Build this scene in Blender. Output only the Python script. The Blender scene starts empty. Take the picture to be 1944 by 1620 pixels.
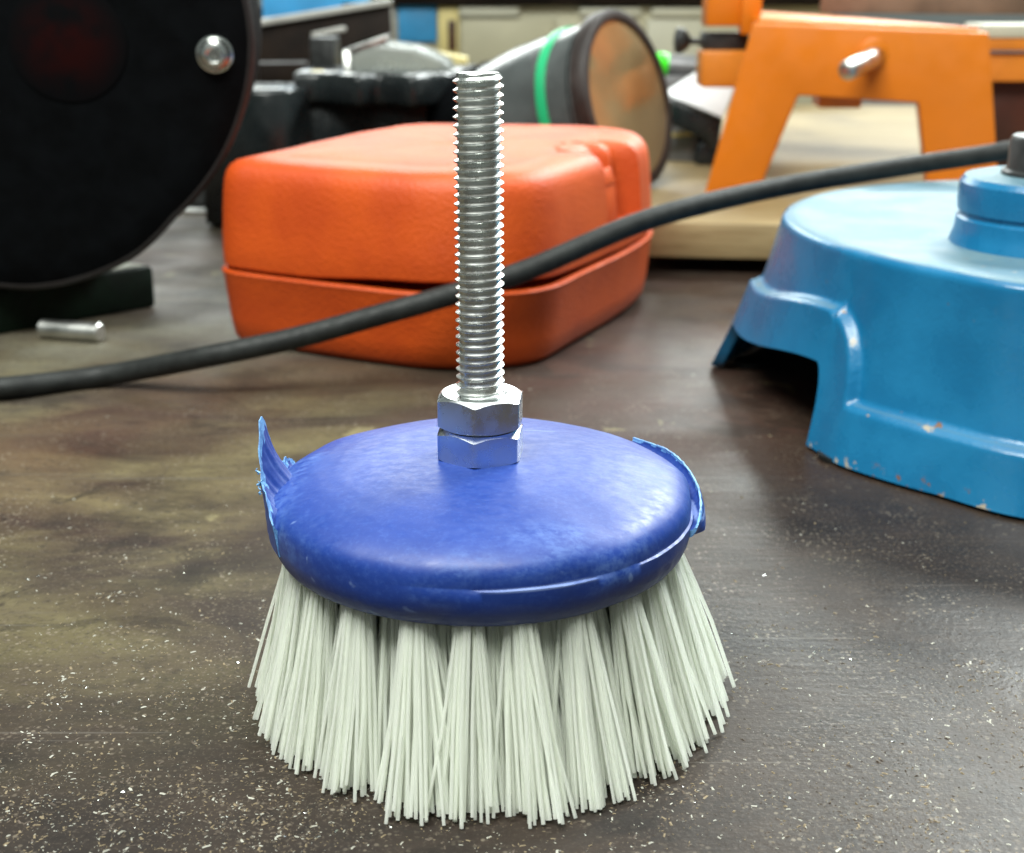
import bpy, bmesh, math, random
import numpy as np
from mathutils import Vector, Matrix, noise as mnoise

random.seed(7)
U = 0.001                                   # all numbers below are millimetres
sc = bpy.context.scene
COL = sc.collection
R = math.radians

# ------------------------------------------------------------------ camera
CAM = Vector((6.6, -274.0, 151.0)); PITCH = R(18.0); FPX = 2600.0
cd = bpy.data.cameras.new("camera"); cam = bpy.data.objects.new("camera", cd); COL.objects.link(cam)
cam.location = CAM * U
cam.rotation_euler = (R(90) - PITCH, 0, 0)
cd.sensor_width = 36.0; cd.lens = 36.0 * FPX / 1944.0
cd.clip_start = 0.01; cd.clip_end = 30.0
cd.dof.use_dof = True; cd.dof.focus_distance = 0.285; cd.dof.aperture_fstop = 22.0
sc.camera = cam

# ------------------------------------------------------------------ world, lamps, exposure
w = bpy.data.worlds.new("World"); sc.world = w; w.use_nodes = True
w.node_tree.nodes["Background"].inputs[0].default_value = (0.80, 0.92, 0.86, 1)
w.node_tree.nodes["Background"].inputs[1].default_value = 0.15
sc.view_settings.view_transform = 'Standard'; sc.view_settings.look = 'None'
sc.cycles.use_denoising = True
sc.cycles.max_bounces = 16; sc.cycles.diffuse_bounces = 12; sc.cycles.transmission_bounces = 12
sc.view_settings.exposure = 0.45; sc.view_settings.gamma = 1.0

def area(name, loc, target, sx, sy, power, col):
    l = bpy.data.lights.new(name, 'AREA'); l.shape = 'RECTANGLE'; l.size = sx * U; l.size_y = sy * U
    l.energy = power; l.color = col
    o = bpy.data.objects.new(name, l); COL.objects.link(o)
    o.location = Vector(loc) * U
    d = (Vector(target) - Vector(loc)).normalized()
    o.rotation_euler = d.to_track_quat('-Z', 'Y').to_euler()
    return o
area("ceiling_lamp", (-260, -420, 1250), (0, 60, 0), 1100, 500, 27.0, (0.96, 1.0, 0.94))
area("overhead_lamp", (60, 330, 1500), (60, 330, 0), 1500, 900, 8.5, (0.96, 1.0, 0.95))
area("left_tube_lamp", (-420, 2350, 950), (-60, 300, 0), 1300, 480, 16.0, (0.94, 1.0, 0.96))
area("tube_lamp", (900, 2350, 1150), (100, 100, 0), 900, 260, 22.0, (0.92, 1.0, 0.97))
area("side_lamp", (1150, 1200, 1300), (60, 60, 0), 600, 300, 33.0, (0.93, 1.0, 0.98))

# ------------------------------------------------------------------ pixel helpers (give real 3-D points)
FWD = Vector((0, math.cos(PITCH), -math.sin(PITCH))); UPV = Vector((0, math.sin(PITCH), math.cos(PITCH)))
def ray(px, py): return FWD + Vector((1, 0, 0)) * ((px - 972) / FPX) + UPV * ((810 - py) / FPX)
def P(px, py, Y): d = ray(px, py); return CAM + d * ((Y - CAM.y) / d.y)
def G(px, py, z=0.0): d = ray(px, py); return CAM + d * ((z - CAM.z) / d.z)

# ------------------------------------------------------------------ object helpers
def mesh_obj(name, verts, faces, mats, parent=None, base=(0, 0, 0), smooth=35, mat_idx=None):
    me = bpy.data.meshes.new(name)
    b = Vector(base)
    me.from_pydata([tuple((Vector(v) - b) * U) for v in verts], [], [tuple(f) for f in faces])
    if not isinstance(mats, (list, tuple)): mats = [mats]
    for m in mats: me.materials.append(m)
    if mat_idx is not None: me.polygons.foreach_set("material_index", mat_idx)
    me.update()
    bm = bmesh.new(); bm.from_mesh(me)
    bmesh.ops.remove_doubles(bm, verts=bm.verts, dist=1e-7)
    bmesh.ops.recalc_face_normals(bm, faces=bm.faces); bm.to_mesh(me); bm.free()
    if smooth:
        me.polygons.foreach_set("use_smooth", [True] * len(me.polygons))
        me.set_sharp_from_angle(angle=R(smooth))
    o = bpy.data.objects.new(name, me); COL.objects.link(o)
    if parent: o.parent = parent
    else: o.location = b * U
    return o
def tag(o, label=None, cat=None, group=None, kind=None):
    for k, v in (("label", label), ("category", cat), ("group", group), ("kind", kind)):
        if v: o[k] = v
    return o
def thing(name, base, label, cat, group=None):
    o = bpy.data.objects.new(name, None); COL.objects.link(o); o.location = Vector(base) * U
    o.empty_display_size = 0.02
    o["base"] = [float(x) for x in base]
    return tag(o, label, cat, group)
def part(name, vf, mats, root, smooth=35, mat_idx=None, label=None):
    o = mesh_obj(name, vf[0], vf[1], mats, root, Vector(root["base"]), smooth, mat_idx)
    if label: o["label"] = label
    return o
def sub(name, vf, mats, par, root, smooth=35):
    return mesh_obj(name, vf[0], vf[1], mats, par, Vector(root["base"]), smooth)

# ------------------------------------------------------------------ shape helpers -> (verts, faces)
def join(*vfs):
    V, F = [], []
    for v, f in vfs:
        n = len(V); V += list(v); F += [tuple(i + n for i in q) for q in f]
    return V, F
def loft(rings, cap0=True, cap1=True):
    n = len(rings[0]); V = [v for r in rings for v in r]; F = []
    for k in range(len(rings) - 1):
        for i in range(n):
            j = (i + 1) % n
            F.append((k * n + i, k * n + j, (k + 1) * n + j, (k + 1) * n + i))
    if cap0: F.append(tuple(range(n))[::-1])
    if cap1: F.append(tuple((len(rings) - 1) * n + i for i in range(n)))
    return V, F
def lathe(prof, n=64, M=Matrix.Identity(4), cap0=True, cap1=True, wob=None):
    rings = []
    for k, (r, z) in enumerate(prof):
        ring = []
        for i in range(n):
            a = 2 * math.pi * i / n
            rr, zz = (r, z) if wob is None else wob(r, z, a)
            ring.append(M @ Vector((rr * math.cos(a), rr * math.sin(a), zz)))
        rings.append(ring)
    return loft(rings, cap0, cap1)
def frame(org, axis, up=(0, 0, 1)):
    z = Vector(axis).normalized(); x = Vector(up).cross(z)
    if x.length < 1e-4: x = Vector((1, 0, 0))
    x.normalize(); y = z.cross(x)
    return Matrix.Translation(org) @ Matrix((x, y, z)).transposed().to_4x4()
def bevelled(verts, faces, off, seg=3):
    bm = bmesh.new(); vs = [bm.verts.new(v) for v in verts]
    for f in faces: bm.faces.new([vs[i] for i in f])
    bmesh.ops.recalc_face_normals(bm, faces=bm.faces)
    es = [e for e in bm.edges if len(e.link_faces) == 2 and e.calc_face_angle() > 0.3]
    bmesh.ops.bevel(bm, geom=es, offset=off, segments=seg, affect='EDGES', profile=0.5, clamp_overlap=True)
    bm.verts.index_update()
    V = [v.co.copy() for v in bm.verts]; F = [tuple(v.index for v in f.verts) for f in bm.faces]
    bm.free(); return V, F
def box(c, size, rot=(0, 0, 0), bev=1.0, seg=2):
    from mathutils import Euler
    E = Euler(rot).to_matrix(); c = Vector(c); hx, hy, hz = [s / 2 for s in size]
    V = [c + E @ Vector((x, y, z)) for x in (-hx, hx) for y in (-hy, hy) for z in (-hz, hz)]
    F = [(0, 1, 3, 2), (4, 6, 7, 5), (0, 4, 5, 1), (2, 3, 7, 6), (0, 2, 6, 4), (1, 5, 7, 3)]
    return bevelled(V, F, bev, seg) if bev else (V, F)
def prism(poly, vec, bev=1.0, seg=2):
    n = len(poly); V = [Vector(p) for p in poly] + [Vector(p) + Vector(vec) for p in poly]
    F = [tuple(range(n)), tuple(range(n, 2 * n))[::-1]] + [(i, n + i, n + (i + 1) % n, (i + 1) % n) for i in range(n)]
    return bevelled(V, F, bev, seg) if bev else (V, F)
def catmull(pts, per=10):
    pts = [Vector(p) for p in pts]; out = []
    for i in range(len(pts) - 1):
        p0 = pts[max(i - 1, 0)]; p1 = pts[i]; p2 = pts[i + 1]; p3 = pts[min(i + 2, len(pts) - 1)]
        for k in range(per):
            t = k / per
            out.append(0.5 * ((2 * p1) + (p2 - p0) * t + (2 * p0 - 5 * p1 + 4 * p2 - p3) * t * t + (3 * p1 - p0 - 3 * p2 + p3) * t ** 3))
    out.append(pts[-1]); return out
def tube(path, rad, n=12):
    rings = []
    for i, p in enumerate(path):
        t = (path[min(i + 1, len(path) - 1)] - path[max(i - 1, 0)]).normalized()
        x = t.cross(Vector((0.013, 0.021, 1))).normalized(); y = x.cross(t)
        r = rad(i / (len(path) - 1)) if callable(rad) else rad
        rings.append([p + x * (r * math.cos(a)) + y * (r * math.sin(a)) for a in (2 * math.pi * k / n for k in range(n))])
    return loft(rings)
def chaikin(poly, it=3):
    p = [Vector((x, y)) for x, y in poly]
    for _ in range(it):
        q = []
        for i in range(len(p)):
            a, b = p[i], p[(i + 1) % len(p)]
            q += [a * 0.75 + b * 0.25, a * 0.25 + b * 0.75]
        p = q
    return p
def round_poly(poly, rad, seg=8):
    """corners replaced by arcs of about the given radius"""
    out = []; n = len(poly)
    for i in range(n):
        a, b, c = Vector(poly[i - 1][:2]), Vector(poly[i][:2]), Vector(poly[(i + 1) % n][:2])
        r = poly[i][2] if len(poly[i]) > 2 else rad
        u = (a - b); v = (c - b); t = min(r, u.length * 0.45, v.length * 0.45)
        p, q = b + u.normalized() * t, b + v.normalized() * t
        for k in range(seg + 1):
            s = k / seg
            out.append(p * (1 - s) ** 2 + b * 2 * s * (1 - s) + q * s * s)
    return out
def resample(poly, n):
    P_ = poly + [poly[0]]; L = [0.0]
    for i in range(len(poly)): L.append(L[-1] + (P_[i + 1] - P_[i]).length)
    out = []; k = 0
    for i in range(n):
        s = L[-1] * i / n
        while L[k + 1] < s: k += 1
        t = (s - L[k]) / max(L[k + 1] - L[k], 1e-9); out.append(P_[k].lerp(P_[k + 1], t))
    return out, L[-1]
def normals2(poly):
    n = len(poly); out = []
    for i in range(n):
        t = (poly[(i + 2) % n] - poly[i - 2]).normalized(); out.append(Vector((t.y, -t.x)))    # outward for CCW
    return out
def ss(a, b, x):
    t = min(max((x - a) / (b - a), 0), 1); return t * t * (3 - 2 * t)

# ------------------------------------------------------------------ materials
class NT:
    def __init__(s, name):
        s.m = bpy.data.materials.new(name); s.m.use_nodes = True; s.t = s.m.node_tree; s.n = s.t.nodes; s.b = s.n["Principled BSDF"]
        s.tc = s.n.new("ShaderNodeTexCoord").outputs["Object"]
    def lk(s, a, b): s.t.links.new(a, b)
    def put(s, sock, v):
        if hasattr(v, "is_linked") or hasattr(v, "links"): s.lk(v, sock)
        else: sock.default_value = v
    def map(s, scale=(1, 1, 1), rot=(0, 0, 0), loc=(0, 0, 0)):
        n = s.n.new("ShaderNodeMapping"); s.lk(s.tc, n.inputs[0]); n.inputs[3].default_value = scale; n.inputs[2].default_value = rot; n.inputs[1].default_value = loc
        return n.outputs[0]
    def noise(s, scale, detail=4, rough=0.55, vec=None, dist=0):
        n = s.n.new("ShaderNodeTexNoise"); n.inputs["Scale"].default_value = scale; n.inputs["Detail"].default_value = detail
        n.inputs["Roughness"].default_value = rough; n.inputs["Distortion"].default_value = dist; s.lk(vec if vec else s.tc, n.inputs["Vector"]); return n.outputs["Fac"]
    def vor(s, scale, vec=None, feat='F1'):
        n = s.n.new("ShaderNodeTexVoronoi"); n.feature = feat; n.inputs["Scale"].default_value = scale; s.lk(vec if vec else s.tc, n.inputs["Vector"]); return n
    def ramp(s, f, lo, hi, a=0.0, b=1.0):
        n = s.n.new("ShaderNodeMapRange"); n.interpolation_type = 'SMOOTHSTEP'; s.put(n.inputs[0], f)
        for i, v in ((1, lo), (2, hi), (3, a), (4, b)): n.inputs[i].default_value = v
        return n.outputs[0]
    def math(s, op, a, b=0.0):
        n = s.n.new("ShaderNodeMath"); n.operation = op; s.put(n.inputs[0], a); s.put(n.inputs[1], b); return n.outputs[0]
    def mix(s, f, a, b):
        n = s.n.new("ShaderNodeMix"); n.data_type = 'RGBA'; s.put(n.inputs[0], f)
        s.put(n.inputs[6], a if not isinstance(a, tuple) else (*a, 1)); s.put(n.inputs[7], b if not isinstance(b, tuple) else (*b, 1)); return n.outputs[2]
    def xyz(s, src=None):
        n = s.n.new("ShaderNodeSeparateXYZ"); s.lk(src if src else s.tc, n.inputs[0]); return n.outputs
    def normal_z(s):
        g = s.n.new("ShaderNodeNewGeometry"); n = s.n.new("ShaderNodeSeparateXYZ"); s.lk(g.outputs["Normal"], n.inputs[0]); return n.outputs[2]
    def bump(s, h, dist, strength=1.0):
        n = s.n.new("ShaderNodeBump"); n.inputs["Distance"].default_value = dist; n.inputs["Strength"].default_value = strength
        s.lk(h, n.inputs["Height"]); s.lk(n.outputs[0], s.b.inputs["Normal"])
    def set(s, col=None, rough=None, metal=None, **kw):
        if col is not None: s.put(s.b.inputs["Base Color"], (*col, 1) if isinstance(col, tuple) else col)
        if rough is not None: s.put(s.b.inputs["Roughness"], rough)
        if metal is not None: s.b.inputs["Metallic"].default_value = metal
        for k, v in kw.items(): s.put(s.b.inputs[k.replace("_", " ")], v)
        return s.m

def plain(name, col, rough=0.5, metal=0.0, var=0.25, scale=60, bump=0.0, bscale=300, **kw):
    """a colour with grain, uneven gloss and fine relief"""
    t = NT(name); f = t.noise(scale, 5); d = tuple(c * (1 - var) for c in col); l = tuple(min(c * (1 + var), 1) for c in col)
    c = t.mix(t.ramp(f, 0.3, 0.7), d, l); rr = t.ramp(t.noise(scale * 2.3, 4), 0.3, 0.7, max(rough - 0.08, 0.02), rough + 0.08)
    if bump: t.bump(t.noise(bscale, 4), bump * U)
    return t.set(c, rr, metal, **kw)

# -- bench top: dark stained board, worn and dusty
t = NT("bench_surface")
x, y, z = t.xyz()
streak = t.noise(9, 6, 0.6, t.map((1.0, 2.6, 1), (0, 0, R(4))), 0.9)
cloud = t.noise(7, 5, 0.55)
fine = t.noise(420, 3, 0.7)
grain = t.noise(60, 6, 0.65, t.map((0.5, 2.4, 1), (0, 0, R(-6))))
dark = t.mix(t.ramp(cloud, 0.35, 0.65), (0.009, 0.0062, 0.005), (0.022, 0.015, 0.0115))
dark = t.mix(t.ramp(grain, 0.45, 0.75, 0, 0.5), dark, (0.042, 0.030, 0.023))
left = t.math('MULTIPLY', t.ramp(x, 0.02, -0.10), t.ramp(y, -0.07, 0.09))          # worn yellow patch behind the brush, to the left
worn = t.math('MULTIPLY', t.ramp(streak, 0.34, 0.66), left)
c = t.mix(t.math('MULTIPLY', worn, 0.9), dark, (0.165, 0.138, 0.066))
leftback = t.math('MULTIPLY', t.ramp(x, -0.02, -0.10), t.ramp(y, 0.16, 0.30))
c = t.mix(t.math('MULTIPLY', t.math('MULTIPLY', leftback, t.ramp(t.noise(22, 6, 0.65), 0.3, 0.62, 0.3, 1)), 0.85), c, (0.125, 0.118, 0.090))
red = t.math('MULTIPLY', t.ramp(y, 0.05, 0.20), t.ramp(t.noise(5, 3), 0.4, 0.62))
c = t.mix(t.math('MULTIPLY', red, 0.85), c, (0.068, 0.027, 0.019))
dust = t.math('MULTIPLY', t.ramp(t.noise(11, 6, 0.6), 0.42, 0.66), t.ramp(x, 0.02, 0.12))
c = t.mix(t.math('MULTIPLY', dust, 0.5), c, (0.048, 0.037, 0.029))
v = t.vor(520); sp = t.math('MULTIPLY', t.ramp(v.outputs["Distance"], 0.30, 0.16), t.ramp(t.noise(60, 3, 0.6), 0.45, 0.62))
c = t.mix(t.math('MULTIPLY', sp, 0.75), c, (0.22, 0.185, 0.14))
c = t.mix(t.ramp(fine, 0.50, 0.72, 0, 0.6), c, (0.010, 0.009, 0.008))
c = t.mix(t.math('MULTIPLY', t.ramp(t.noise(1100, 2, 0.6), 0.54, 0.68), t.ramp(t.noise(18, 4), 0.35, 0.65, 0.25, 0.7)), c, (0.13, 0.105, 0.082))
scr = t.ramp(t.noise(40, 2, 0.4, t.map((0.35, 6, 1), (0, 0, R(17)))), 0.70, 0.78, 0, 0.30)
c = t.mix(scr, c, (0.12, 0.105, 0.082))
t.bump(t.math('ADD', t.math('MULTIPLY', fine, 0.6), grain), 0.25 * U, 0.8)
ring = t.math('MULTIPLY', t.ramp(t.noise(16, 7, 0.7, None, 1.2), 0.56, 0.60), t.ramp(t.noise(6, 2), 0.42, 0.6))
c = t.mix(t.math('MULTIPLY', ring, 0.6), c, (0.008, 0.006, 0.005))                    # dark oil stains
spl = t.math('MULTIPLY', t.ramp(t.noise(30, 5, 0.6, t.map((1, 1, 1), (0, 0, 0), (3, 1, 0)), 0.8), 0.66, 0.69), t.ramp(y, -0.06, 0.06))
c = t.mix(t.math('MULTIPLY', spl, 0.7), c, (0.22, 0.19, 0.10))                         # dried yellow splashes
for rz, sc_, lo in ((17, 55, 0.735), (-31, 48, 0.745), (74, 50, 0.75)):               # fine scratches
    k_ = t.ramp(t.noise(sc_, 1, 0.3, t.map((0.12, 9, 1), (0, 0, R(rz)))), lo, lo + 0.02, 0, 0.55)
    c = t.mix(k_, c, (0.11, 0.098, 0.085))
blot = t.ramp(t.noise(24, 7, 0.68, t.map((1, 1.5, 1))), 0.36, 0.64)
c = t.mix(t.math('MULTIPLY', blot, 0.45), c, (0.044, 0.029, 0.020))
dk = t.ramp(t.noise(17, 6, 0.65, t.map((1, 1.4, 1), (0, 0, 0), (5, 2, 0))), 0.52, 0.66)
c = t.mix(t.math('MULTIPLY', dk, 0.55), c, (0.010, 0.007, 0.006))
M_bench = t.set(c, t.math('ADD', t.ramp(t.noise(26, 5), 0.3, 0.7, 0.32, 0.48), t.ramp(x, 0.09, -0.02, 0, 0.18)), 0, Specular_IOR_Level=0.30)

# -- brush head: scuffed blue moulded plastic
def blue_plastic(name, torn):
    t = NT(name); x, y, z = t.xyz()
    r = t.math('SQRT', t.math('ADD', t.math('MULTIPLY', x, x), t.math('MULTIPLY', y, y)))
    n1 = t.noise(70, 6, 0.65); n2 = t.noise(420, 6, 0.75, t.map((0.7, 1.25, 1.0), (0, 0, R(20)))); n3 = t.noise(35, 4, 0.6, t.map((1, 1, 2.5)))
    c = t.mix(t.ramp(n1, 0.3, 0.7), (0.009, 0.036, 0.225), (0.011, 0.043, 0.255))
    c = t.mix(t.ramp(t.noise(900, 3, 0.7), 0.45, 0.75, 0, 0.30), c, (0.05, 0.115, 0.40))
    ringm = t.math('MULTIPLY', t.ramp(r, 0.030, 0.037), t.ramp(z, 0.0375, 0.044))
    wear = t.math('MULTIPLY', ringm, t.math('MULTIPLY', t.ramp(n3, 0.44, 0.66), t.ramp(n2, 0.36, 0.66)))
    c = t.mix(t.math('MULTIPLY', wear, 0.40), c, (0.13, 0.24, 0.55))
    sc1 = t.ramp(t.noise(90, 2, 0.4, t.map((0.25, 5.0, 3.0), (0, 0, R(-24)))), 0.71, 0.77, 0, 0.45)
    c = t.mix(sc1, c, (0.24, 0.35, 0.64))
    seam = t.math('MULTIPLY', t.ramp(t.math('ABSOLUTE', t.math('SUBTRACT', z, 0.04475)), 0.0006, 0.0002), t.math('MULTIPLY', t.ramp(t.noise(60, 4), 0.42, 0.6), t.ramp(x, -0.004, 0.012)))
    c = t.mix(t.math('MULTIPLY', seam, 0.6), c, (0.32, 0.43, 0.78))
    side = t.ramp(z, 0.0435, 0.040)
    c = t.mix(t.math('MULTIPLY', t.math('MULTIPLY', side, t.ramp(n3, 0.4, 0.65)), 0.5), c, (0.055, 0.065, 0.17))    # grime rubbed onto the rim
    if torn: c = t.mix(t.ramp(t.noise(300, 4, 0.7), 0.35, 0.6, 0.5, 1), c, (0.17, 0.40, 0.72))
    t.bump(t.math('ADD', n2, t.math('MULTIPLY', n1, 0.7)), (0.9 if torn else 0.05) * U, 0.6)
    return t.set(c, t.ramp(n2, 0.3, 0.7, 0.38, 0.54), 0)
M_blue = blue_plastic("scuffed_blue_plastic", False)
M_torn = blue_plastic("torn_blue_plastic", True)

t = NT("white_nylon")
t.set(t.mix(t.ramp(t.noise(160, 3), 0.3, 0.7), (0.945, 0.955, 0.93), (0.975, 0.98, 0.96)), 0.42, 0)
tr = t.n.new("ShaderNodeBsdfTranslucent"); tr.inputs[0].default_value = (0.965, 0.98, 0.935, 1)
mx = t.n.new("ShaderNodeMixShader"); mx.inputs[0].default_value = 0.7
t.lk(t.b.outputs[0], mx.inputs[1]); t.lk(tr.outputs[0], mx.inputs[2]); t.lk(mx.outputs[0], t.n["Material Output"].inputs[0]); M_nylon = t.m

M_zinc = plain("zinc_plated_steel", (0.72, 0.74, 0.72), 0.22, 1.0, 0.10, 200, 0.02, 900)
M_rod = plain("zinc_plated_thread", (0.80, 0.82, 0.79), 0.28, 1.0, 0.10, 120, 0.01, 600)
M_zincnut = plain("zinc_plated_nut", (0.70, 0.73, 0.74), 0.27, 1.0, 0.07, 90, 0.008, 400)
M_steel = plain("dull_steel", (0.55, 0.55, 0.53), 0.36, 1.0, 0.2, 90)
M_blackbolt = plain("black_oxide_steel", (0.035, 0.036, 0.036), 0.42, 0.3, 0.3, 120)
M_rubber = plain("black_rubber_sheath", (0.013, 0.0145, 0.014), 0.60, 0, 0.35, 160, 0.12, 500, Specular_IOR_Level=0.35)
M_blackplastic = plain("glossy_black_plastic", (0.012, 0.015, 0.016), 0.27, 0, 0.3, 40, 0.03, 400)
M_mattblack = plain("matt_black_paint", (0.0016, 0.0020, 0.0026), 0.66, 0, 0.4, 80, 0.10, 900, Specular_IOR_Level=0.06)
M_rim = plain("black_enamel_edge", (0.005, 0.0025, 0.0025), 0.6, 0, 0.2, 50)
M_green = plain("dark_green_enamel", (0.003, 0.010, 0.005), 0.60, 0, 0.4, 60, 0.15, 400, Specular_IOR_Level=0.15)

# -- orange case: leather-grained moulded plastic
t = NT("orange_grained_plastic")
n = t.noise(30, 4); g = t.vor(820, None, 'SMOOTH_F1').outputs["Distance"]
c = t.mix(t.ramp(n, 0.3, 0.7), (0.50, 0.056, 0.002), (0.61, 0.080, 0.003))
t.bump(t.math('ADD', g, t.math('MULTIPLY', t.noise(900, 3), 0.4)), 0.42 * U, 0.6)
M_case = t.set(c, 0.54, 0)

# -- blue enamel with dust on what faces up and a few chips
t = NT("blue_hammered_enamel")
n = t.noise(55, 5); up = t.normal_z()
c = t.mix(t.ramp(n, 0.3, 0.7), (0.006, 0.128, 0.28), (0.009, 0.158, 0.33))
dustm = t.math('MULTIPLY', t.ramp(up, 0.80, 0.99), t.ramp(t.noise(30, 5, 0.6), 0.2, 0.7, 0.55, 0.85))
c = t.mix(dustm, c, (0.12, 0.19, 0.20))
chip = t.math('MULTIPLY', t.ramp(t.noise(230, 4, 0.65), 0.675, 0.69), t.math('MAXIMUM', t.ramp(t.noise(22, 2), 0.50, 0.62), 0.0))
zz_ = t.xyz()[2]
chip = t.math('MAXIMUM', chip, t.math('MULTIPLY', t.ramp(t.noise(240, 5, 0.65), 0.60, 0.62), t.ramp(zz_, 0.0062, 0.0035)))
chip = t.math('MAXIMUM', chip, t.math('MULTIPLY', t.ramp(t.noise(170, 4, 0.6), 0.63, 0.645), t.math('MULTIPLY', t.ramp(up, 0.45, 0.6), t.ramp(zz_, 0.055, 0.045))))
c = t.mix(chip, c, t.mix(t.ramp(t.noise(80, 2), 0.45, 0.55), (0.36, 0.31, 0.24), (0.17, 0.075, 0.03)))
t.bump(t.math('ADD', t.noise(700, 3), t.noise(160, 4)), 0.16 * U, 0.7)
M_bluemetal = t.set(c, t.math('ADD', t.ramp(n, 0.3, 0.7, 0.22, 0.34), t.math('MULTIPLY', dustm, 0.42)), 0)

M_orange = plain("orange_enamel", (0.64, 0.168, 0.004), 0.45, 0, 0.04, 40, 0.06, 500)
M_orange2 = plain("orange_brown_enamel", (0.62, 0.20, 0.02), 0.40, 0, 0.10, 40)
t = NT("pale_plywood")
g = t.noise(14, 6, 0.6, t.map((1, 9, 14), (0, 0, R(-8))), 0.5)
c = t.mix(t.ramp(g, 0.3, 0.7), (0.20, 0.138, 0.058), (0.32, 0.24, 0.118))
c = t.mix(t.math('MULTIPLY', t.ramp(t.noise(9, 4), 0.52, 0.68), 0.7), c, (0.15, 0.11, 0.06))
t.bump(g, 0.2 * U); M_wood = t.set(c, 0.6, 0)
M_cream = plain("cream_paint", (0.46, 0.43, 0.30), 0.5, 0, 0.12, 8)
M_creamlight = plain("pale_cream_paint", (0.52, 0.51, 0.41), 0.5, 0, 0.10, 8)
M_yellow = plain("pale_yellow_wood", (0.62, 0.52, 0.22), 0.5, 0, 0.12, 20)
M_bluepanel = plain("blue_board", (0.035, 0.25, 0.50), 0.5, 0, 0.15, 30)
M_greyrim = plain("grey_plastic_rim", (0.36, 0.35, 0.32), 0.4, 0, 0.15, 30)
M_darkbox = plain("dark_brown_plastic", (0.010, 0.006, 0.004), 0.6, 0, 0.4, 40, 0, 300, Specular_IOR_Level=0.12)
M_brown = plain("old_brown_wood", (0.19, 0.12, 0.085), 0.55, 0, 0.3, 25, 0.2, 200)
M_darkbrown = plain("dark_red_brown_paint", (0.05, 0.012, 0.006), 0.5, 0, 0.3, 25)
M_greenplastic = plain("green_plastic", (0.02, 0.42, 0.17), 0.35, 0, 0.15, 30)
M_brightgreen = plain("bright_green_plastic", (0.05, 0.80, 0.02), 0.35, 0, 0.1, 30)
M_lensreflection = plain("painted_lens_reflection", (0.50, 0.34, 0.17), 0.16, 0.6, 0.15, 14)  # tan put into the colour for what the lens reflects
M_torch = plain("satin_black_plastic", (0.075, 0.084, 0.084), 0.22, 0, 0.25, 30, 0.04, 400)
M_darkrim = plain("dark_brown_rubber", (0.022, 0.014, 0.012), 0.5, 0, 0.3, 40)
M_white = plain("white_paper", (0.86, 0.88, 0.90), 0.6, 0, 0.03, 30)
M_greymetal = plain("grey_metal", (0.16, 0.16, 0.165), 0.4, 0.4, 0.3, 30)
M_dusty = plain("dusty_cast_iron", (0.36, 0.36, 0.30), 0.7, 0, 0.35, 90, 0.2, 300)
M_clear = plain("cloudy_clear_plastic", (0.50, 0.53, 0.50), 0.22, 0, 0.1, 30, Transmission_Weight=0.55)

# ================================================================== the bench
bench = mesh_obj("workbench_top", *box((0, 700, -15), (3200, 2400, 30), bev=2), M_bench, None, (0, 0, 0))
tag(bench, "dark stained workbench top with worn dusty patches", None, None, "structure")

# ================================================================== the drill brush
B = thing("drill_brush", (0, 0, 0), "round blue drill brush standing on its white bristles, threaded bolt pointing up", "brush")
prof = [(0.01, 55.8), (8, 55.8), (16, 55.6), (24, 55.0), (30, 54.1), (35, 53.0), (39, 51.8), (41.6, 50.7), (43.3, 49.6), (44.5, 48.5), (45.05, 47.0), (45.2, 45.3), (45.2, 44.95), (45.2, 44.7),
        (45.2, 42.5), (44.7, 40.2), (43.9, 38.3), (43.0, 37.0), (42.0, 36.3), (41.0, 36.1), (30, 36.1), (0.01, 36.1)]
fine_prof = []
for i in range(len(prof) - 1):
    a, b = prof[i], prof[i + 1]; k = max(1, int(math.hypot(b[0] - a[0], b[1] - a[1]) / 1.2))
    fine_prof += [(a[0] + (b[0] - a[0]) * j / k, a[1] + (b[1] - a[1]) * j / k) for j in range(k)]
fine_prof.append(prof[-1])
def wob(r, z, a):
    if r < 20 or z < 35.2: return r, z
    n = mnoise.noise(Vector((math.cos(a) * 3, math.sin(a) * 3, z * 0.09)))
    m = mnoise.noise(Vector((math.cos(a) * 14, math.sin(a) * 14, z * 0.35)))
    e = (r - 20) / 24
    rightside = ss(-0.5, 0.35, math.cos(a)) * ss(0.9, 0.2, math.sin(a))
    step = (0.38 + 0.3 * mnoise.noise(Vector((a * 4, 0.3, 1)))) * rightside * ss(44.7, 44.95, z) * ss(52.5, 47.5, z)          # moulding step along the right half of the side
    return r + (0.35 * n + 0.12 * m) * e - step, z + (0.35 * n) * e
part("brush_head", lathe(fine_prof, 220, wob=wob), M_blue, B, 50)

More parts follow.
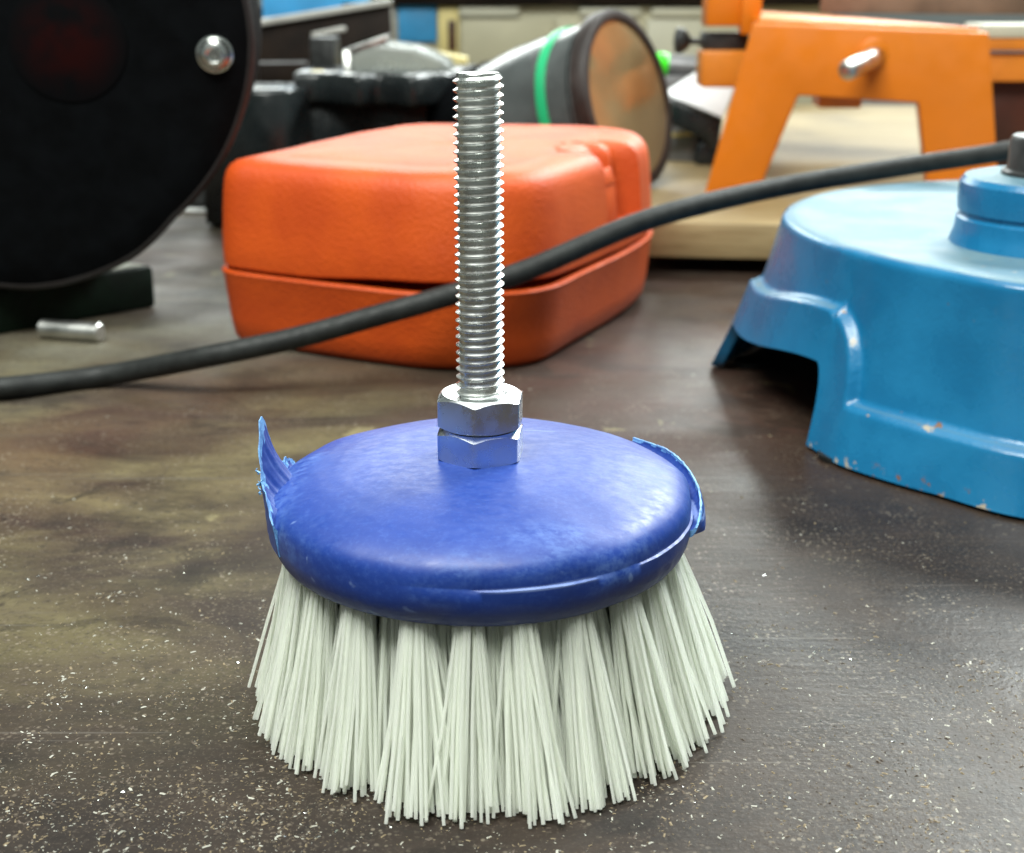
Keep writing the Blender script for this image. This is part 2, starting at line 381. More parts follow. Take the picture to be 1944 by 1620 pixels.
def wall_strip(a0, a1, rfun, zlo, zhi, thick, na=90, nz=9, jag=0.0, jagtop=0.0, wedge=0.0):
    """thin upright strip of torn plastic along the rim; returns verts, faces, material index by height"""
    rings = []; mi = []
    for i in range(na + 1):
        s = i / na; a = a0 + (a1 - a0) * s
        ring = []; lo, hi = zlo(s), zhi(s)
        hi += jagtop * mnoise.noise(Vector((s * 37, 3.1, 0))) * ss(0, 0.1, s) * ss(1, 0.9, s)
        prof = [(k / nz) for k in range(nz + 1)]
        for side in (1, -1):
            for k in (prof if side == 1 else prof[::-1]):
                zz = lo + (hi - lo) * k
                th = thick * (1 - 0.75 * k) + (wedge * (1 - k) ** 2 if side == -1 else 0)
                jj = jag * k * mnoise.noise(Vector((s * 23, k * 5, side)))
                r = rfun(s, k) + (0 if side == 1 else -th) + jj
                ring.append(Vector((r * math.cos(a), r * math.sin(a), zz)))
        rings.append(ring)
    n = len(rings[0]); V = [v for r in rings for v in r]; F = []
    for i in range(na):
        for k in range(n):
            F.append((i * n + k, i * n + (k + 1) % n, (i + 1) * n + (k + 1) % n, (i + 1) * n + k))
            h = (k if k < n / 2 else n - 1 - k) / nz
            mi.append(1 if h > 0.90 + 0.20 * mnoise.noise(Vector((i * 0.21, h * 3, 1.7))) else 0)
    F.append(tuple(range(n))); mi.append(1); F.append(tuple(na * n + k for k in range(n))); mi.append(1)
    return (V, F), mi
# upright torn flap on the left: tall spike at the back end, falling away towards the front
def zhi_left(s):                             # s = 0 at the back (150 deg) .. 1 at the torn front end (198 deg)
    return 45.0 + 6.0 * ss(0.0, 0.3, s) + 12.8 * ss(0.32, 0.55, s) * (1 - ss(0.57, 0.76, s)) + 2.6 * ss(0.45, 0.75, s) - 5.5 * ss(0.88, 1.0, s)
vf, mi = wall_strip(R(150), R(207), lambda s, k: 45.1 + 1.0 * k * ss(0.3, 0.65, s), lambda s: 41.0, zhi_left, 0.8, 120, 16, 0.35, 1.8, 15.0)
part("torn_flap", vf, [M_blue, M_torn], B, 60, mi, "torn upright flap of the rim with a jagged pale blue edge")
# the strip peeling away on the right
vf, mi = wall_strip(R(-17), R(39), lambda s, k: 47.6 + 0.3 * math.sin(s * 3.0) - 1.6 * ss(0.7, 1, s) - 1.0 * k * k - 2.2 * ss(0.12, 0, s) * (1 - k), lambda s: 41.5 + 5.0 * s + 0.8 * ss(0.15, 0, s),
                    lambda s: 46.2 + 4.0 * ss(0, 0.9, s) - 1.6 * ss(0.16, 0.0, s), 1.5, 110, 14, 0.12, 0.5, 5.5)
part("peeling_rim", vf, [M_blue, M_torn], B, 60, mi, "strip of rim peeling away from the shoulder")
# small whitish shreds where the flap tore
def shred(p, d, L, wd):
    p = Vector(p); d = Vector(d).normalized(); path = [p + d * (L * k / 5) + Vector((mnoise.noise(p * 0.9 + Vector((k, 0, 0))), mnoise.noise(p + Vector((0, k, 3))), 0)) * 0.5 for k in range(6)]
    return tube(path, lambda s: wd * (1 - 0.75 * s), 6)
sh = [shred((-44.6 + random.uniform(-.9, .5), -6 + random.uniform(-7, 5), random.uniform(51, 58)), (random.uniform(-.3, .8), random.uniform(-.6, .4), random.uniform(.2, 1)), random.uniform(1.2, 3), random.uniform(.2, .4)) for _ in range(5)]
sh += [shred((-38 + random.uniform(-3, 3), -3 + random.uniform(-4, 8), 49.7), (random.uniform(.3, 1), random.uniform(-.5, .5), 0.12), random.uniform(2, 4), 0.28) for _ in range(4)]
part("plastic_shreds", join(*sh), M_torn, B, 60)["kind"] = "stuff"

# bolt: real helical thread
def threaded_rod(z0, z1, rmaj, rmin, pitch, nth=72):
    K = [(0.0, rmaj), (0.10, rmaj), (0.40, rmin), (0.70, rmin)]
    nk = len(K); turns = int((z1 - z0) / pitch) + 2; cols = []
    for i in range(nth):
        col = []
        for tt in range(-1, turns):
            for f, r in K:
                zz = z0 + (tt + f + i / nth) * pitch
                top = z1 - 0.02
                rr = min(r, rmin * 0.97 + max(0, (z1 - zz)) * 0.75)
                if zz > top: zz = z1; rr = rmin * 0.97
                if zz < z0: zz = z0
                col.append(Vector((rr * math.cos(2 * math.pi * i / nth), rr * math.sin(2 * math.pi * i / nth), zz)))
        cols.append(col)
    n = len(cols[0]); V = [v for c in cols for v in c]; F = []
    for i in range(nth):
        if i < nth - 1:
            for k in range(n - 1): F.append((i * n + k, (i + 1) * n + k, (i + 1) * n + k + 1, i * n + k + 1))
        else:
            for k in range(n - 1 - nk): F.append((i * n + k, 0 * n + k + nk, 0 * n + k + 1 + nk, i * n + k + 1))
    c = len(V); V.append(Vector((0, 0, z1)))
    for i in range(nth): F.append((i * n + n - 1, ((i + 1) % nth) * n + n - 1, c))
    F = [f for f in F if len(set(f)) == len(f)]
    return V, F
part("bolt", threaded_rod(50.0, 134.2, 5.0, 4.25, 1.70), M_rod, B, 22)

def nut(z0, z1, af, phi, hole=5.02):
    n = 144; r0 = af / 2 * 0.94; rings = [[] for _ in range(6)]
    for i in range(n):
        a = 2 * math.pi * i / n
        d = ((a - phi + math.pi / 6) % (math.pi / 3)) - math.pi / 6            # angle from nearest corner
        rh = af / 2 / math.cos(math.pi / 6 - abs(d)) - 0.12 * math.exp(-(d / 0.045) ** 2)
        drop = max(0.0, (rh - r0)) * 0.58 + 0.05
        c, s_ = math.cos(a), math.sin(a)
        for k, (r, z) in enumerate([(hole, z0 + .1), (r0, z0), (rh, z0 + drop * 0.9), (rh, z1 - drop), (r0, z1), (hole + 0.75, z1 - 0.05)]):
            rings[k].append(Vector((r * c, r * s_, z)))
    rings.append([Vector((v.x * (hole - 0.6) / (hole + 0.75), v.y * (hole - 0.6) / (hole + 0.75), z1 - 0.9)) for v in rings[5]])
    return loft(rings, False, False)
part("hex_nut", nut(62.35, 69.6, 17.0, R(-95.5)), M_zincnut, B, 24)
part("hex_nut", nut(55.2, 62.2, 17.0, R(-97.0)), M_zincnut, B, 24)

# bristles: tufts set in rings, each tuft a bundle of bent nylon filaments
def bristle(p0, p1, r, bow):
    m = (p0 + p1) / 2 + bow
    path = [p0, p0.lerp(m, 0.55), m.lerp(p1, 0.12), m.lerp(p1, 0.62), p1]
    return tube(path, lambda s: r, 5)
tufts = []
def tuft(R0, ang, lean, nb, spread, rbase=2.9, swirl=0.0):
    vfs = []; ca, sa = math.cos(ang), math.sin(ang)
    for k in range(nb):
        rr = rbase * math.sqrt(random.random()); aa = random.uniform(0, 2 * math.pi)
        ux, uy = rr * math.cos(aa), rr * math.sin(aa)
        b = Vector(((R0 + ux) * ca - uy * sa, (R0 + ux) * sa + uy * ca, 38.0))
        f = spread / rbase
        jx, jy = random.gauss(0, 0.9), random.gauss(0, 1.1)
        if random.random() < 0.05: jx += random.gauss(0, 1.6); jy += random.gauss(0, 3.2)
        tx, ty = R0 + lean + ux * f * 0.75 + jx, uy * f + jy + swirl
        zt = abs(random.gauss(0, 0.7)) + (0.0 if random.random() < 0.8 else random.uniform(0.5, 2.5))
        tip = Vector((tx * ca - ty * sa, tx * sa + ty * ca, 0.25 + zt))
        tip.x += 2.9 * ss(15, -45, tip.x) + 0.7
        bw = Vector((ca, sa, 0)) * random.gauss(-0.5, 0.5) + Vector((-sa, ca, 0)) * random.gauss(0, 0.35)
        vfs.append(bristle(b, tip, random.uniform(0.33, 0.42), bw))
    part("bristle_tuft", join(*vfs), M_nylon, B, 60)
NT_OUT = 22
for k in range(NT_OUT):
    tuft(38.9, 2 * math.pi * (k - 0.2) / NT_OUT - math.pi / 2 + random.gauss(0, 0.02), 9.6 + random.gauss(0, 0.7), 100, 6.9 + random.gauss(0, 0.5), 2.8, random.gauss(0, 0.8))
for k in range(22): tuft(34.6, 2 * math.pi * (k + 0.3) / 22 - math.pi / 2, 8.8, 70, 5.8, 2.5)
for k in range(13): tuft(25.0, 2 * math.pi * k / 13, 5.0, 36, 5.4)
for k in range(9): tuft(18.0, 2 * math.pi * (k + .4) / 9, 3.0, 30, 5.2)
for k in range(4): tuft(7.0, 2 * math.pi * k / 4, 0.8, 24, 5.0)
b0 = Vector((41.3, -2.0, 38)); b1 = Vector((56.2, -1.0, 1.2))
for (ax_, ay_, bx_2, by_2) in ((40.8, -8, 53.2, -13), (40.0, -13, 51.0, -19.5)):
    part("bristle", bristle(Vector((ax_, ay_, 38)), Vector((bx_2, by_2, 0.6)), 0.42, Vector((0.5, 0, 0.2))), M_nylon, B, 60)
part("bristle", bristle(b0, b1, 0.45, Vector((0.8, 0, 0.3))), M_nylon, B, 60, None, "stray bristle splayed out on its own")

# ================================================================== the orange clamshell case
cp = [(-121, 309, 16), (-60, 275, 60), (-20, 257, 60), (18, 267, 50), (42, 318, 40), (62, 360, 40), (75, 402, 40), (74, 440, 22), (40, 464, 22), (-54, 476, 26)]
out, Lc = resample(round_poly(cp, 20, 10), 420); nor = normals2(out)
cen = sum(out, Vector((0, 0))) / len(out)
C = thing("hard_case", (cen.x, cen.y, 0), "orange grained plastic clamshell case lying behind the brush", "case")
def near(i, pt): return (out[i] - Vector(pt)).length
def shell(levels, notch=None, warp=None):
    rings = []
    for z, ins, scl in levels:
        ring = []
        for i in range(len(out)):
            dn = notch(i, z) if notch else 0
            q = out[i] - nor[i] * (ins + dn * (1 if scl == 1 else max(0, (scl - 0.55) / 0.45)))
            q = cen + (q - cen) * scl
            ring.append(Vector((q.x, q.y, z + (warp(i, z) if warp else 0))))
        rings.append(ring)
    return loft(rings)
wob_c = lambda i, z: 0.5 * mnoise.noise(Vector((out[i].x * .03, out[i].y * .03, 0)))
part("case_base", shell([(0.3, 8, 1), (0.5, 5.5, 1), (1.6, 3.0, 1), (4, 1.2, 1), (12, -0.2, 1), (30, -2.0, 1), (32.4, -2.8, 1), (33.2, -2.2, 1), (33.2, 0.8, 1), (30, 1.4, 1), (30, 8, .9), (30, 12, .1)], None, wob_c), M_case, C, 40)
def notch(i, z):
    d = near(i, (58, 352)); return (11 * ss(24, 20, d) + 6 * ss(13, 10, d)) * ss(42, 46, z)
def lidwarp(i, z):
    k = ss(70, 20, near(i, (-15, 268))); return wob_c(i, z) + (2.7 * k + 0.8 * ss(60, 10, near(i, (40, 318)))) * ss(60, 40, z)
part("case_lid", shell([(39, 12, .1), (39, 8, .9), (39, 1.4, 1), (35.0, 0.6, 1), (34.5, -0.6, 1), (35.3, -1.5, 1), (39.5, -1.8, 1), (44, -1.7, 1), (46, -1.6, 1), (48, -1.5, 1), (58, -0.8, 1), (66, -0.1, 1), (71.5, 0.7, 1), (75, 1.9, 1), (77.3, 3.8, 1), (78.8, 6.3, 1), (79.5, 9.0, 1), (79.8, 12, 1),
     (80.0, 13, .95), (79.3, 13.6, .92), (79.4, 14, .85), (79.9, 14, .83), (80.0, 15, .5), (80.1, 20, .25), (80.1, 20, 0.02)], notch, lidwarp), M_case, C, 40)
# latch set into the recess at the right end
la = Vector((57, 353)); ln = Vector((0.905, -0.425))
q = la - ln * 7.5
part("latch", join(box((q.x, q.y, 52), (5, 15, 22), (R(0), R(-6), math.atan2(ln.y, ln.x)), 1.6), box((q.x - ln.x * 1.0, q.y - ln.y * 1.0, 66), (4, 12, 8), (0, R(-20), math.atan2(ln.y, ln.x)), 1.2)), M_case, C)

# ================================================================== the blue machine base
N = 840
ctr = Vector((226, 225))
def rtab(tab, deg):
    deg %= 360
    for (a0, r0), (a1, r1) in zip(tab, tab[1:]):
        if a0 <= deg <= a1: return r0 + (r1 - r0) * ss(0, 1, (deg - a0) / (a1 - a0))
RB = [(0, 139), (120, 139), (150, 141), (164, 145), (185, 138), (206, 133.5), (216, 138), (228, 138.5), (241, 143.5), (265, 144), (300, 141), (360, 139)]
RT = [(0, 119), (140, 119), (190, 117.5), (206, 118.5), (220, 121), (236, 127), (262, 130), (300, 124), (360, 119)]
ang_ = [60 + 360 * i / N for i in range(N)]
er = [Vector((math.cos(R(a_)), math.sin(R(a_)))) for a_ in ang_]
mb = [rtab(RB, a_) for a_ in ang_]; mt = [rtab(RT, a_) for a_ in ang_]
Lm = 2 * math.pi * 139
iA, iB = int((163 - 60) / 360 * N), int((206.5 - 60) / 360 * N); iA2, iB2 = iA + N // 2, iB + N // 2
dsm = Lm / N
def arch(i):
    for a, b in ((iA, iB), (iA2, iB2)):
        if a <= i <= b:
            u = (i - a) * dsm; vv = (b - i) * dsm
            return (21.0 * ss(0, 12, u) + 6.5 * ss(30, 95, u)) * (1 - max(0, 1 - vv / 6.5) ** 2.2) ** 0.6
    return 0.0
zb = 1.3 + np.array([arch(i) for i in range(N)]); sarr = np.arange(N) * dsm
NV = 60; TOPZ = 67.0
rings = []
poly_s = np.concatenate([sarr - Lm, sarr, sarr + Lm]); poly_z = np.concatenate([zb, zb, zb])
topo = []
for k in range(NV + 1):
    v_ = k / NV; ring = []
    for i in range(N):
        z_ = zb[i] + (TOPZ - zb[i]) * v_
        lo = i + N - 60; d = np.min(np.hypot(poly_s[lo:lo + 121] - sarr[i], poly_z[lo:lo + 121] - z_))
        proud = 4.2 * (1 - ss(17.2, 19.6, d))
        f_ = z_ / TOPZ
        rr = mb[i] * (1 - f_) + mt[i] * f_ - 2.2 * math.sin(math.pi * f_) + proud - 4.2 * (1 - f_)
        if z_ > TOPZ - 2.6: rr -= 2.6 - math.sqrt(max(0, 2.6 ** 2 - (z_ - TOPZ + 2.6) ** 2))
        q = ctr + er[i] * rr
        ring.append(Vector((q.x, q.y, z_)))
    rings.append(ring)
for z_, s_ in ((TOPZ + 0.1, 0.985), (TOPZ + 0.1, 0.95), (TOPZ - 0.8, 0.93), (TOPZ - 1.0, 0.7), (TOPZ - 0.6, 0.4), (TOPZ - 0.4, 0.02)):
    rings.append([Vector((ctr.x + (v.x - ctr.x) * s_, ctr.y + (v.y - ctr.y) * s_, z_)) for v in rings[NV]])
inner = [[Vector((v.x - er[i].x * 4.5, v.y - er[i].y * 4.5, min(v.z, TOPZ - 6))) for i, v in enumerate(rings[k])] for k in (NV, NV // 2, 0)]
D = thing("machine_base", (ctr.x, ctr.y, 0), "sky blue enamelled cast machine base with an arched foot", "machine")
part("cast_housing", loft(inner + rings, True, True), M_bluemetal, D, 55)
for a_ in (158, 212, 338, 32):
    q = ctr + Vector((math.cos(R(a_)), math.sin(R(a_)))) * 130
    part("rubber_foot", lathe([(7, 0.1), (7.4, 0.6), (7.4, 2.0), (0.02, 2.0)], 24, Matrix.Translation((q.x, q.y, 0))), M_rubber, D, 30)
pc = P(1990, 380, 195); pc = Vector((pc.x, 190, 0))
T4 = Matrix.Translation((pc.x, pc.y, 0))
part("pedestal", lathe([(33.2, 65.0), (32.6, 67.5), (32.0, 69), (31.4, 71.5), (31.2, 74.6), (30.2, 75.4), (30.2, 76.6), (31, 77.2), (31.3, 80), (31.0, 86.5), (29.6, 88.4), (26, 89.2), (0.02, 89.4)], 96, T4), M_bluemetal, D, 30)
part("black_bolt", join(lathe([(18, 89.0), (18, 90.4), (16.6, 91), (16.2, 92), (16.2, 100.5), (15.4, 102), (11, 102.4), (10.2, 101.6), (10.2, 96), (0.02, 96)], 48, T4)), M_blackbolt, D, 30)

# ================================================================== the rubber cable
cpts = [P(-420, 742, 240)] + [None] * 0
for px, py, dist in ((-200, 745, 0), (0, 737, 0), (200, 713, 0), (400, 676, 502), (560, 642, 506), (700, 604, 511), (870, 556, 517), (1010, 509, 526), (1200, 428, 548), (1330, 389, 566), (1500, 352, 590), (1700, 319, 607), (1850, 297, 614), (1990, 277, 616), (2200, 268, 640)):
    cpts.append(G(px, py, 4.6) if dist == 0 else P(px, py, dist - 274))
cpts = [Vector((-620, 150, 4.6)), Vector((-400, 190, 4.6))] + cpts[1:]
last = cpts[-1]; cpts += [last + Vector((70, 40, -18)), last + Vector((150, 120, -50)), last + Vector((260, 240, -52))]
cab = mesh_obj("rubber_cable", *tube(catmull(cpts, 12), 4.25, 20), M_rubber, None, (0, 220, 0), 60)
tag(cab, "black rubber cable rising across the front of the orange case to the blue machine", "cable")

# ================================================================== the black bench grinder at the left
gc = P(4, 80, 310)
gr = thing("bench_grinder", (gc.x, gc.y + 30, 0), "black round wheel guard of a bench grinder on a dark green foot", "grinder")
Mg = frame(gc, (0.10, -0.985, -0.06))
RG = 101.5
GT = [(-90, 104.6), (-75, 102.8), (-64, 101.5), (-50, 97.6), (-40, 98.0), (-19, 99.5), (0, 101.5), (40, 101.5), (90, 103), (150, 104), (200, 104.6), (270, 104.6)]
def gout(deg):
    deg = (deg + 90) % 360 - 90
    for (a0, r0), (a1, r1) in zip(GT, GT[1:]):
        if a0 <= deg <= a1: return (r0 + (r1 - r0) * (deg - a0) / (a1 - a0)) / 101.5
Mi = Mg.to_3x3().inverted()
def gw(r, z, a_):
    v = Mg.to_3x3() @ Vector((math.cos(a_), math.sin(a_), 0)); return r * gout(math.degrees(math.atan2(v.z, v.x))), z
part("wheel_guard", lathe([(RG - 3, -62), (RG, -58), (RG, -3.0), (RG - 0.8, -0.9), (RG - 2.6, 0.0), (RG - 12, 0.2), (RG - 20, 0.0), (0.02, 0.0)], 160, Mg, wob=gw), [M_mattblack], gr, 30)
part("guard_edge", lathe([(RG - 1.6, -2.2), (RG + 0.3, -2.2), (RG + 0.9, -1.2), (RG + 0.6, -0.1), (RG - 0.6, 0.5), (RG - 1.8, 0.25)], 160, Mg, False, False, gw), M_rim, gr, 60)
def on_disc(px, py, lift):
    d = ray(px, py); nrm = (Mg.to_3x3() @ Vector((0, 0, 1))).normalized(); o = gc + nrm * lift
    return CAM + d * ((o - CAM).dot(nrm) / d.dot(nrm))
sp_ = on_disc(408, 103, 0.0); Ms = frame(sp_, Mg.to_3x3() @ Vector((0, 0, 1)))
part("guard_screw", lathe([(7.6, -0.5), (7.6, 0.7), (6.7, 0.9), (6.4, 2.6), (5.6, 4.0), (4.0, 4.9), (3.2, 5.0), (2.8, 4.6), (2.7, 2.2), (0.02, 2.2)], 40, Ms), M_zinc, gr, 30)
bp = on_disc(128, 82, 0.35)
t = NT("painted_red_reflection"); vm = t.n.new("ShaderNodeVectorMath"); vm.operation = 'DISTANCE'; t.lk(t.tc, vm.inputs[0]); vm.inputs[1].default_value = (bp - Vector(gr["base"])) * U
M_redreflection = t.set(t.mix(t.math('MULTIPLY', t.ramp(vm.outputs["Value"], 0.026, 0.006), t.ramp(t.noise(70, 4), 0.3, 0.6)), (0.0016, 0.0020, 0.0026), (0.014, 0.0016, 0.0016)), 0.66, 0, Specular_IOR_Level=0.06)  # red fade paints a dim reflected glow on the black guard
part("red_reflection_disc", lathe([(24, -0.2), (24, 0.15), (23, 0.3), (0.02, 0.3)], 60, frame(bp, Mg.to_3x3() @ Vector((0, 0, 1)))), M_redreflection, gr, 30)  # added thin disc that carries the painted red reflection
part("motor_housing", lathe([(70, -62), (72, -66), (72, -190), (60, -200), (0.02, -200)], 80, Mg), M_green, gr, 30)
f0, f1 = G(-140, 662), G(298, 583); dv = (f1 - f0).normalized(); nv = Vector((-dv.y, dv.x, 0))
f2 = f1 + nv * 150; f3 = f0 + nv * 150
part("foot", prism([f0, f1, f2 - dv * 40, f3], (0, 0, 20.5), 2.0), M_green, gr, 30)
tp = [f0 + nv * 3 + dv * 3, f1 + nv * 3 - dv * 3, f2 - dv * 42 - nv * 3, f3 + dv * 3 - nv * 3]
part("foot_top", prism([p + Vector((0, 0, 20.3)) for p in tp], (0, 0, 0.6), 0.2), M_dusty, gr, 30)
hp = G(215, 485, 21); part("foot_hole", lathe([(5, 20.8), (5, 21.05), (0.02, 21.05)], 30, Matrix.Translation((hp.x, hp.y, 0))), M_blackbolt, gr, 30)

p0, p1 = G(78, 624, 4.2), G(192, 632, 4.2)
pin = mesh_obj("steel_pin", *lathe([(3.4, 0), (4.2, 0.8), (4.2, (p1 - p0).length - 0.8), (3.4, (p1 - p0).length), (0.02, (p1 - p0).length)], 32, frame(p0, p1 - p0)), M_steel, None, ((p0 + p1) / 2 * 1.0).to_tuple(), 30)
tag(pin, "short dull steel pin lying in front of the grinder foot", "pin")

# dark bar on the bench behind the grinder
a, b = G(230, 392), G(470, 396)
bar = mesh_obj("flat_bar", *prism([a, b, b + Vector((0, 60, 0)), a + Vector((0, 60, 0))], (0, 0, 13), 1.2), M_blackbolt, None, (a.x, a.y, 0), 30)
tag(bar, "flat dark bar on the bench between the grinder and the orange case", "bar")
a, b = G(270, 402), G(480, 408)
bar = mesh_obj("steel_strip", *prism([a, b, b + Vector((0, 14, 0)), a + Vector((0, 14, 0))], (0, 0, 2.0), 0.5), M_steel, None, (a.x, a.y, 0), 30)
tag(bar, "thin grey metal strip along the foot of the dark bar", "strip")

# ================================================================== black glossy tool behind the case
tl = thing("power_tool", (P(600, 250, 590).x, 600, 0), "glossy black plastic tool body with a rounded barrel and a curved skirt", "tool")
def wavy(pts, zlo, zhi, depth, rnd=3.0):
    path = catmull([Vector((p.x, p.y, 0)) for p in pts], 10)
    rings = []
    for z_, back in ((zlo, rnd), (zlo + rnd * .4, rnd * .35), (zlo + rnd, 0), (zhi - rnd, 0), (zhi - rnd * .4, rnd * .35), (zhi, rnd)):
        fr = [Vector((p.x, p.y + back, z_)) for p in path]; bk = [Vector((p.x, p.y + depth - back, z_)) for p in path[::-1]]
        rings.append(fr + bk)
    return loft(rings)
Yt = 585
def X(px, Y, z): d = CAM; return CAM.x + (px - 972) / FPX * ((Y - CAM.y) * math.cos(PITCH) + (CAM.z - z) * math.sin(PITCH))
part("barrel", wavy([Vector((X(px, Yt + dy, 60), Yt + dy, 0)) for px, dy in ((380, 20), (440, 6), (490, 0), (530, 2), (560, 10), (588, 30))], 2, 88, 70), M_blackplastic, tl, 40)
part("skirt", wavy([Vector((X(px, Yt + dy, 80), Yt + dy, 0)) for px, dy in ((560, 30), (610, 32), (655, 16), (685, 10), (715, 22), (745, 18), (780, 6), (810, 14), (850, 34), (900, 46))], 77, 96, 90), M_blackplastic, tl, 40)
part("lower_body", wavy([Vector((X(px, Yt + 40, 40), Yt + 40, 0)) for px in (560, 640, 720, 800, 900)], 1, 78, 80), M_blackplastic, tl, 40)

# clear plastic blister on top of the tool
pts = [P(650, 150, 640), P(655, 95, 640), P(700, 80, 640), P(790, 92, 640), P(850, 118, 640), P(868, 150, 640)]
cl = mesh_obj("clear_plastic_cover", *prism(pts, (0, 60, 0), 3, 3), M_clear, None, (pts[0].x, 640, pts[0].z), 40)
tag(cl, "cloudy clear plastic cover resting on the black tool", "cover")
a, b = P(662, 155, 628), P(722, 157, 628)
ys = mesh_obj("yellow_strip", *box((a + b) / 2, ((b - a).length, 6, 3.2), bev=.6), M_yellow, None, ((a + b) / 2).to_tuple(), 30)
tag(ys, "short yellow strip under the front of the clear cover", "strip")

def small(name, label, cat, px, py, Y, size, m, rz=0.0, rest=None):
    p = P(px, py, Y); o = mesh_obj(name, *box(p, size, (0, 0, rz), 1.0), m, None, p.to_tuple(), 30); return tag(o, label, cat)
small("yellow_peg", "small olive yellow peg on the black tool left of the clear cover", "peg", 603, 146, 640, (9, 9, 8), M_yellow)
a, b = P(652, 150, 634), P(650, 96, 640)
br = mesh_obj("metal_bracket", *join(prism([a, a + Vector((5, 0, 0)), b + Vector((5, 0, 0)), b], (0, 12, 0), .8), prism([b, b + Vector((5, 0, -4)), b + Vector((30, 0, 6)), b + Vector((30, 0, 10))], (0, 12, 0), .8)), M_steel, None, a.to_tuple(), 30)
tag(br, "bent bright metal bracket standing at the left end of the clear cover", "bracket")
small("dark_tin", "low dark tin in front of the open bin", "tin", 540, 150, 690, (34, 30, 22), M_darkbox, R(12))
small("dark_block", "small dark block beside the low tin, left of the bracket", "block", 618, 108, 700, (16, 20, 26), M_blackbolt, R(-8))

# ================================================================== spotlight lying on its grip
lc = P(1188, 190, 580)
view = (lc - CAM).normalized(); rt = view.cross(Vector((0, 0, 1))).normalized(); up_ = rt.cross(view)
inpl = (rt * math.cos(R(13.5)) + up_ * math.sin(R(13.5)))
ax = (-view * math.cos(R(62)) + inpl * math.sin(R(62))).normalized()
Ml = frame(lc, ax)
SL = thing("spotlight", (lc.x - 60, lc.y + 30, 0), "black handheld spotlight with a green ring and a lens facing right, coloured with a tan reflection", "torch")
RL = 51.0
part("lamp_body", lathe([(RL - 2, -4), (RL - 1.0, -10), (RL - 1.6, -24), (RL - 2.2, -40), (RL - 4, -64), (RL - 9, -92), (RL - 13, -112), (RL - 17, -118), (0.02, -120)], 90, Ml, False), M_torch, SL, 40)
part("green_ring", lathe([(RL - 3, -33), (RL - 0.5, -32.6), (RL - 0.2, -30), (RL - 0.2, -28), (RL - 0.5, -26.4), (RL - 3, -26)], 90, Ml, False, False), M_greenplastic, SL, 40)
part("body_seam", lathe([(RL - 1.6, -10), (RL - 0.75, -10.2), (RL - 0.75, -11.2), (RL - 1.6, -11.4)], 90, Ml, False, False), M_mattblack, SL, 40)
part("lens_rim", lathe([(RL - 3.5, 1.0), (RL - 3.5, 3.2), (RL - 1.0, 4.0), (RL + 2.5, 3.0), (RL + 3.4, 0), (RL + 3.0, -6), (RL - 1, -8)], 90, Ml, False, False), M_darkrim, SL, 40)
part("lens", lathe([(RL - 1, 1.6), (RL * .7, 3.0), (RL * .4, 3.8), (0.02, 4.2)], 80, Ml, False), M_lensreflection, SL, 40)
part("rear_cap", lathe([(RL - 10, -90), (RL - 7.2, -92), (RL - 9, -112), (RL - 12, -124), (RL - 22, -131), (0.02, -133)], 70, Ml), M_mattblack, SL, 40)
gp = lc - ax * 62; part("pistol_grip", tube([gp + Vector((0, 0, -20)), gp + Vector((-2, 0, -45)), Vector((gp.x - 6, gp.y, 20)), Vector((gp.x - 8, gp.y, 1.0))], lambda s: 16 - 2 * s, 20), M_torch, SL, 40)

# ================================================================== plywood board with the orange stand
bl = G(1205, 421, 28); ang = R(-7)
ex = Vector((math.cos(ang), math.sin(ang), 0)); ey = Vector((-math.sin(ang), math.cos(ang), 0))
bd = thing("plywood_board", (bl.x, bl.y, 0), "pale plywood baseboard raised off the bench under the orange stand", "board")
q = [bl + ex * 0, bl + ex * 560, bl + ex * 560 + ey * 760, bl + ex * 0 + ey * 760]
part("panel", prism([Vector((p.x, p.y, 9)) for p in q], (0, 0, 19), 0.8), M_wood, bd, 30)
for s_, t_ in ((30, 60), (520, 60), (30, 700), (520, 700)):
    c_ = bl + ex * s_ + ey * t_; part("foot", box((c_.x, c_.y, 4.6), (40, 40, 8.8), (0, 0, ang), .5), M_darkbrown, bd, 30)

ST = thing("orange_stand", (P(1600, 200, 545).x, 545, 28), "orange enamelled metal stand with an open arch and a steel pin", "stand")
def SY(px): return 566 - (px - 1335) * 0.075
def S(px, py): return P(px, py, SY(px))
poly = [S(1333, 385), S(1430, 44), S(1878, 62), S(1900, 420), S(1768, 420), S(1744, 196), S(1516, 182), S(1432, 385)]
part("arch_frame", prism(poly, (4, 22, 0), 1.4, 3), M_orange, ST, 30)
tpl = [S(1440, 42), S(1876, 59)]
part("top_plate", prism([tpl[0] + Vector((2, 10, -1.5)), tpl[1] + Vector((-2, 10, -1.5)), tpl[1] + Vector((-12, 330, -2.5)), tpl[0] + Vector((20, 330, -1.5))], (0, 0, 3), .8), M_orange, ST, 30)
pb, pt_ = S(1662, 108), P(1607, 135, 503)
Lp = (pt_ - pb).length
part("steel_pin", lathe([(5.4, -4), (5.4, 2), (5.6, 2.2), (5.6, Lp - 2.6), (5.2, Lp - 1.0), (4.2, Lp), (2.5, Lp + .7), (0.02, Lp + .9)], 36, frame(pb, pt_ - pb)), M_steel, ST, 30)
part("pin_boss", lathe([(9.5, -1), (9.3, .6), (8.0, 1.2), (0.02, 1.2)], 36, frame(S(1660, 104) + Vector((0, -0.4, 0)), (-.1, -1, 0))), M_orange, ST, 30)
a = P(1588, 192, 575)
part("slide_block", box((a.x, 575, a.z + 3), (25, 30, 12), (0, 0, R(-4)), 1), M_orange2, ST, 30)
a, b = P(1343, -40, 612), P(1412, 50, 612)
